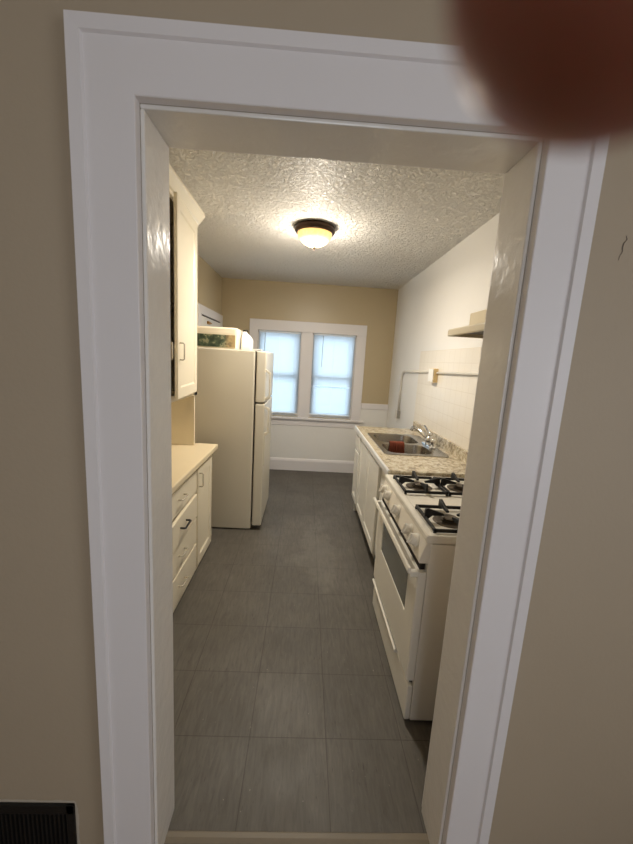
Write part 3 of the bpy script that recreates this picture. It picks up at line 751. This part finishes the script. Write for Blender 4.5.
L = [lp(GX-0.002, dy0, dy1, dz0, dz1), lp(DX+0.006, dy0, dy1, dz0, dz1), lp(DX, dy0+0.006, dy1-0.006, dz0+0.006, dz1-0.006), lp(DX, wy0_, wy1_, wz0_, wz1_), lp(DX+0.007, wy0_+0.003, wy1_-0.003, wz0_+0.003, wz1_-0.003)]
for a, b in zip(L, L[1:]):
    for k in range(4): od.faces.new((a[k], a[(k+1)%4], b[(k+1)%4], b[k]))
od.faces.new(L[0][::-1]); od.faces.new(L[-1])
odo = build('oven_door', od, 'appliance', gr)
box('oven_window', (DX+0.003, wy0_+0.002, wz0_+0.002), (DX+0.010, wy1_-0.002, wz1_-0.002), 'oven_glass', odo, 0.001)
bm = bmesh.new()                # handle: full width bar on two ends
prism(bm, [(DX-0.042, 0.738), (DX-0.046, 0.750), (DX-0.042, 0.766), (DX-0.034, 0.768), (DX-0.030, 0.762), (DX-0.032, 0.738)], 1, dy0+0.004, dy1-0.004)
for y0, y1 in ((dy0+0.004, dy0+0.030), (dy1-0.030, dy1-0.004)): bx(bm, (DX-0.034, y0, 0.722), (DX+0.004, y1, 0.748))
build('handle', bm, 'appliance', odo, 0.004)
bm = bmesh.new()                # broiler drawer with a lip handle
bx(bm, (GX-0.026, dy0, 0.020), (GX-0.001, dy1, 0.196)); dwr = build('broiler_drawer', bm, 'appliance', gr, 0.006)
bm = bmesh.new(); prism(bm, [(GX-0.022, 0.190), (GX-0.042, 0.198), (GX-0.046, 0.212), (GX-0.036, 0.216), (GX-0.022, 0.204)], 1, 1.58, dy1-0.02); build('lip_handle', bm, 'appliance', dwr, 0.003)
box('drawer_gap', (GX-0.012, GY0+0.03, 0.19), (GX+0.002, GY1-0.012, 0.232), 'dark', gr, 0)
for y in (GY0+0.06, GY1-0.06):
    for x in (GX+0.06, XR-0.10):
        bm = bmesh.new(); lathe(bm, [(0, 0), (0.018, 0), (0.018, 0.024), (0, 0.024)], (x, y, 0), seg=12); build('foot', bm, 'black', gr)
box('backguard', (XR-0.085, GY0, GZ-0.004), (XR-0.032, GY1, GZ+0.14), 'appliance', gr, 0.008)
WZ = GZ-0.006
for cyy in (1.545, 2.005):
    for cxx in (0.690, 0.935):
        bm = bmesh.new()          # burner
        lathe(bm, [(0, 0.001), (0.075, 0.001), (0.070, 0.003), (0.042, 0.004), (0.040, 0.012), (0.034, 0.013), (0.036, 0.020), (0.030, 0.023), (0, 0.024)], (cxx, cyy, WZ), seg=28)
        bu = build('burner', bm, 'burner', gr, smooth=False)
        bm = bmesh.new(); hx, hy = 0.114, 0.130; zt = WZ+0.034
        P = [(cxx-hx, cyy-hy), (cxx+hx, cyy-hy), (cxx+hx, cyy+hy), (cxx-hx, cyy+hy)]
        for (ax_, ay_), (bx_, by_) in zip(P, P[1:]+P[:1]):
            d = Vector((bx_-ax_, by_-ay_, 0)).normalized(); nrm = Vector((-d.y, d.x, 0))*0.0048
            e = d*0.0048
            pr = [Vector((ax_, ay_, 0))-e-nrm, Vector((bx_, by_, 0))+e-nrm, Vector((bx_, by_, 0))+e+nrm, Vector((ax_, ay_, 0))-e+nrm]
            prism(bm, [(v.x, v.y) for v in pr], 2, WZ+0.008, WZ+0.023)
        for (px_, py_) in P: bx(bm, (px_-0.006, py_-0.006, WZ), (px_+0.006, py_+0.006, WZ+0.012))
        # four arms rise from the middle of each side and dip to the burner
        for dx_, dy_ in ((1,0), (-1,0), (0,1), (0,-1)):
            h = hx if dx_ else hy
            prof = [(h+0.006, 0.010), (h+0.004, 0.056), (h-0.008, 0.060), (0.034, 0.038), (0.030, 0.036), (0.030, 0.028), (h-0.030, 0.026), (h-0.012, 0.010)]
            def PT(r, z, s): return (cxx + dx_*r - dy_*s, cyy + dy_*r + dx_*s, WZ+z)
            A = [bm.verts.new(PT(r, z, -0.0065)) for r, z in prof]; B = [bm.verts.new(PT(r, z, 0.0065)) for r, z in prof]
            n = len(prof); bm.faces.new(A); bm.faces.new(B[::-1])
            for i in range(n): bm.faces.new((A[i], B[i], B[(i+1)%n], A[(i+1)%n]))
        build('grate', bm, 'iron', gr, 0.0015, seg=1)

# ------------------------------------------------------------------ range hood
rh = thing('range_hood', 'almond under-wall range hood with a dark hollow underside, above the gas range', 'range hood', (XR, 1.8, 1.79))
HY0_, HY1_ = 1.40, 2.205
bm = bmesh.new()
P = [(XR-0.002, 1.789), (XR-0.02, 1.789), (XR-0.02, 1.822), (0.842, 1.822), (0.842, 1.785), (0.834, 1.785), (0.830, 1.790), (0.830, 1.818), (0.836, 1.825), (0.952, 1.855), (0.952, 1.924), (XR-0.002, 1.924)]
prism(bm, P, 1, HY0_+0.012, HY1_-0.012)
build('shell', bm, 'hood', rh, 0.002)
E_ = [(XR-0.002, 1.785), (0.834, 1.785), (0.830, 1.790), (0.830, 1.818), (0.836, 1.825), (0.952, 1.855), (0.952, 1.924), (XR-0.002, 1.924)]
for a, b in ((HY0_, HY0_+0.012), (HY1_-0.012, HY1_)):
    bm = bmesh.new(); prism(bm, E_, 1, a, b); build('end_panel', bm, 'hood', rh, 0.002)
box('filter', (0.843, HY0_+0.013, 1.806), (XR-0.021, HY1_-0.013, 1.8215), 'hood_under', rh, 0.001)

# ------------------------------------------------------------------ conduit and boxes on the right wall
cn = thing('conduit', 'thin grey surface conduit bending down the white wall above the sink', 'conduit', (XR, 3.8, 1.0))
bm = bmesh.new(); cxp = XR-0.016
P = [(cxp, 4.50, 1.041), (cxp, 4.50, 1.42)]
for k in range(1, 7):
    a = k/6*PI/2; P.append((cxp, 4.50-0.11*(1-math.cos(a)), 1.42+0.11*math.sin(a)))
P += [(cxp, 3.417, 1.555)]
tube(bm, P, 0.014, 10); build('pipe', bm, 'conduit', cn, smooth=True)
bm = bmesh.new(); tube(bm, [(cxp, 3.283, 1.55), (cxp, 1.3, 1.60)], 0.011, 10); build('pipe', bm, 'conduit', cn, smooth=True)
ob = thing('electrical_box', 'beige electrical box interrupting the conduit above the sink backsplash', 'electrical box', (XR, 3.35, 1.45))
box('back_box', (XR-0.045, 3.285, 1.462), (XR-0.0065, 3.415, 1.588), 'beige_plastic', ob, 0.004)
box('cover_plate', (XR-0.054, 3.290, 1.466), (XR-0.047, 3.410, 1.584), 'white_plastic', ob, 0.002)
box('cover_gap', (XR-0.048, 3.294, 1.470), (XR-0.044, 3.406, 1.580), 'bronze', ob, 0)
sb = thing('switch_box', 'small grey switch box at the lower end of the wall conduit', 'switch box', (XR, 4.50, 0.97))
box('back_box', (XR-0.040, 4.455, 0.945), (XR-0.0005, 4.545, 1.04), 'grey_box', sb, 0.004)
box('cover_plate', (XR-0.046, 4.450, 0.940), (XR-0.040, 4.550, 1.045), 'conduit', sb, 0.002)

# ------------------------------------------------------------------ black register in the hall wall
vg = thing('wall_register', 'black painted air register low on the taupe wall left of the doorway', 'vent', (-0.84, YH, 0.03))
vx0, vx1, vz0, vz1 = -1.06, -0.628, 0.03, 0.240
bm = bmesh.new(); n = 60
out = []
def edge_pts():
    pts = []
    for (ax_, az_), (bx_, bz_), k in (((vx0-0.008, vz0-0.008), (vx1+0.006, vz0-0.008), 24), ((vx1+0.006, vz0-0.008), (vx1+0.008, vz1-0.004), 14), ((vx1+0.002, vz1+0.006), (vx0-0.008, vz1+0.008), 24), ((vx0-0.008, vz1+0.008), (vx0-0.008, vz0-0.008), 14)):
        for i in range(k):
            t = i/k; pts.append((ax_+(bx_-ax_)*t + random.uniform(-0.0025, 0.0025), az_+(bz_-az_)*t + random.uniform(-0.0025, 0.0025)))
    return pts
prism(bm, edge_pts(), 1, YH-0.0012, YH-0.0001)
build('paint_edge', bm, 'vent_edge', vg)['label'] = 'ragged pale paint edge'
bm = bmesh.new(); y0, y1 = YH-0.009, YH-0.0013
bx(bm, (vx0, y0, vz0), (vx0+0.025, y1, vz1)); bx(bm, (vx1-0.025, y0, vz0), (vx1, y1, vz1)); bx(bm, (vx0, y0, vz1-0.035), (vx1, y1, vz1)); bx(bm, (vx0, y0, vz0), (vx1, y1, vz0+0.025))
build('frame', bm, 'vent', vg, 0.003)
bm = bmesh.new(); x = vx0+0.034
while x < vx1-0.03:
    prism(bm, [(x-0.003, YH-0.007), (x+0.002, YH-0.007), (x+0.005, YH-0.0014), (x, YH-0.0014)], 2, vz0+0.02, vz1-0.03); x += 0.013
build('louvres', bm, 'vent', vg)
box('backing', (vx0+0.01, YH-0.0016, vz0+0.01), (vx1-0.01, YH-0.0013, vz1-0.01), 'black', vg, 0)

# ------------------------------------------------------------------ the photographer's hand: one fingertip dips into the top right corner
def skin_body(name, nodes, edges, root, unit=0.001, sub=2):
    """nodes: name -> ((x,y,z), r) in mm in the camera's frame at build time; placed at its real spot in the hall"""
    tb = bmesh.new()
    for a, b in edges:           # tapered limbs, rounded at every joint
        pa, ra = Vector(nodes[a][0])*0.1, nodes[a][1]*0.1; pb, rb = Vector(nodes[b][0])*0.1, nodes[b][1]*0.1
        tube(tb, [pa, pa.lerp(pb, 0.5), pb], [ra, (ra+rb)/2*0.97, rb], 20)
    for p, r_ in nodes.values():
        bmesh.ops.create_icosphere(tb, subdivisions=3, radius=r_*0.1, matrix=Matrix.Translation(Vector(p)*0.1))
    bmesh.ops.recalc_face_normals(tb, faces=tb.faces)
    me = bpy.data.meshes.new(name); tb.to_mesh(me); tb.free()
    o = bpy.data.objects.new(name, me); C.objects.link(o)
    rm = o.modifiers.new('remesh', 'REMESH'); rm.mode = 'VOXEL'; rm.voxel_size = 0.12; rm.use_smooth_shade = True
    sm = o.modifiers.new('smooth', 'SMOOTH'); sm.iterations = 9; sm.factor = 0.5
    dg = bpy.context.evaluated_depsgraph_get(); m2 = bpy.data.meshes.new_from_object(o.evaluated_get(dg))
    C.objects.unlink(o); bpy.data.objects.remove(o); bpy.data.meshes.remove(me)
    bm = bmesh.new(); bm.from_mesh(m2); bpy.data.meshes.remove(m2)
    T = Matrix.Translation(CAMPOS) @ CM.to_4x4()
    for v in bm.verts:
        p = v.co*10*unit; v.co = T @ Vector((p.x, p.y, -p.z))
    return bm
N = {
 'arm2': ((110, -330, -150), 40), 'arm1': ((98, -215, -112), 32), 'wrist': ((84, -122, -74), 24), 'heel': ((66, -100, -66), 19), 'palm': ((78, -58, -52), 17),
 'kn1': ((74, 22, -26), 11.5), 'kn2': ((75, -1, -31), 11.8), 'kn3': ((73, -24, -35), 11.2), 'kn4': ((69, -47, -37), 10.4),
 'i1': ((66, 46, 4), 9.6), 'i2': ((50, 40, 19), 9.2), 'i3': ((35, 34.2, 22), 10.6), 'i4': ((19.2, 29.6, 21.6), 11.2),
 'm1': ((64, 6, 6), 9.2), 'm2': ((44, -8, 12), 8.5), 'm3': ((31, -17, 8.5), 7.8),
 'r1': ((61, -24, 4), 8.8), 'r2': ((43, -36, 11), 8.1), 'r3': ((29, -42, 7.5), 7.4),
 'p1': ((57, -52, 0), 7.8), 'p2': ((42, -60, 9), 7.2), 'p3': ((29, -66, 6), 6.5),
 't0': ((52, -70, -54), 14.5), 't1': ((27, -46, -38), 10.8), 't2': ((7, -26, -26), 9.4), 't3': ((-7, -10, -23), 8.2)}
ED = [('arm2', 'arm1'), ('arm1', 'wrist'), ('wrist', 'palm'), ('wrist', 'heel'), ('heel', 'kn4'), ('heel', 't0'), ('palm', 'kn1'), ('palm', 'kn2'), ('palm', 'kn3'), ('palm', 'kn4'), ('kn1', 'kn2'), ('kn2', 'kn3'), ('kn3', 'kn4'),
 ('kn1', 'i1'), ('i1', 'i2'), ('i2', 'i3'), ('i3', 'i4'), ('kn2', 'm1'), ('m1', 'm2'), ('m2', 'm3'), ('kn3', 'r1'), ('r1', 'r2'), ('r2', 'r3'),
 ('kn4', 'p1'), ('p1', 'p2'), ('p2', 'p3'), ('palm', 't0'), ('t0', 't1'), ('t1', 't2'), ('t2', 't3'), ('kn1', 't0')]
hbm = skin_body('hand', N, ED, 'wrist')
hand = build('hand', hbm, 'skin', None, smooth=True)
tag(hand, 'fingertip of the hand holding the camera, dark and blurred over the door casing corner', 'hand')
# the phone the picture is taken with, held in that hand
pb = bmesh.new()
lo = rrect(-54, -140, 21, 14, 9)
loft(pb, [[(x, y, -12.5) for x, y in lo], [(x, y, -4.5) for x, y in lo]])
T = Matrix.Translation(CAMPOS) @ CM.to_4x4()
for v in pb.verts: v.co = T @ Vector((v.co.x*0.001, v.co.y*0.001, -v.co.z*-0.001 if False else -v.co.z*0.001))
tag(build('phone', pb, 'phone', None, 0.001), 'black phone held in the hand that reaches over the picture corner', 'phone')
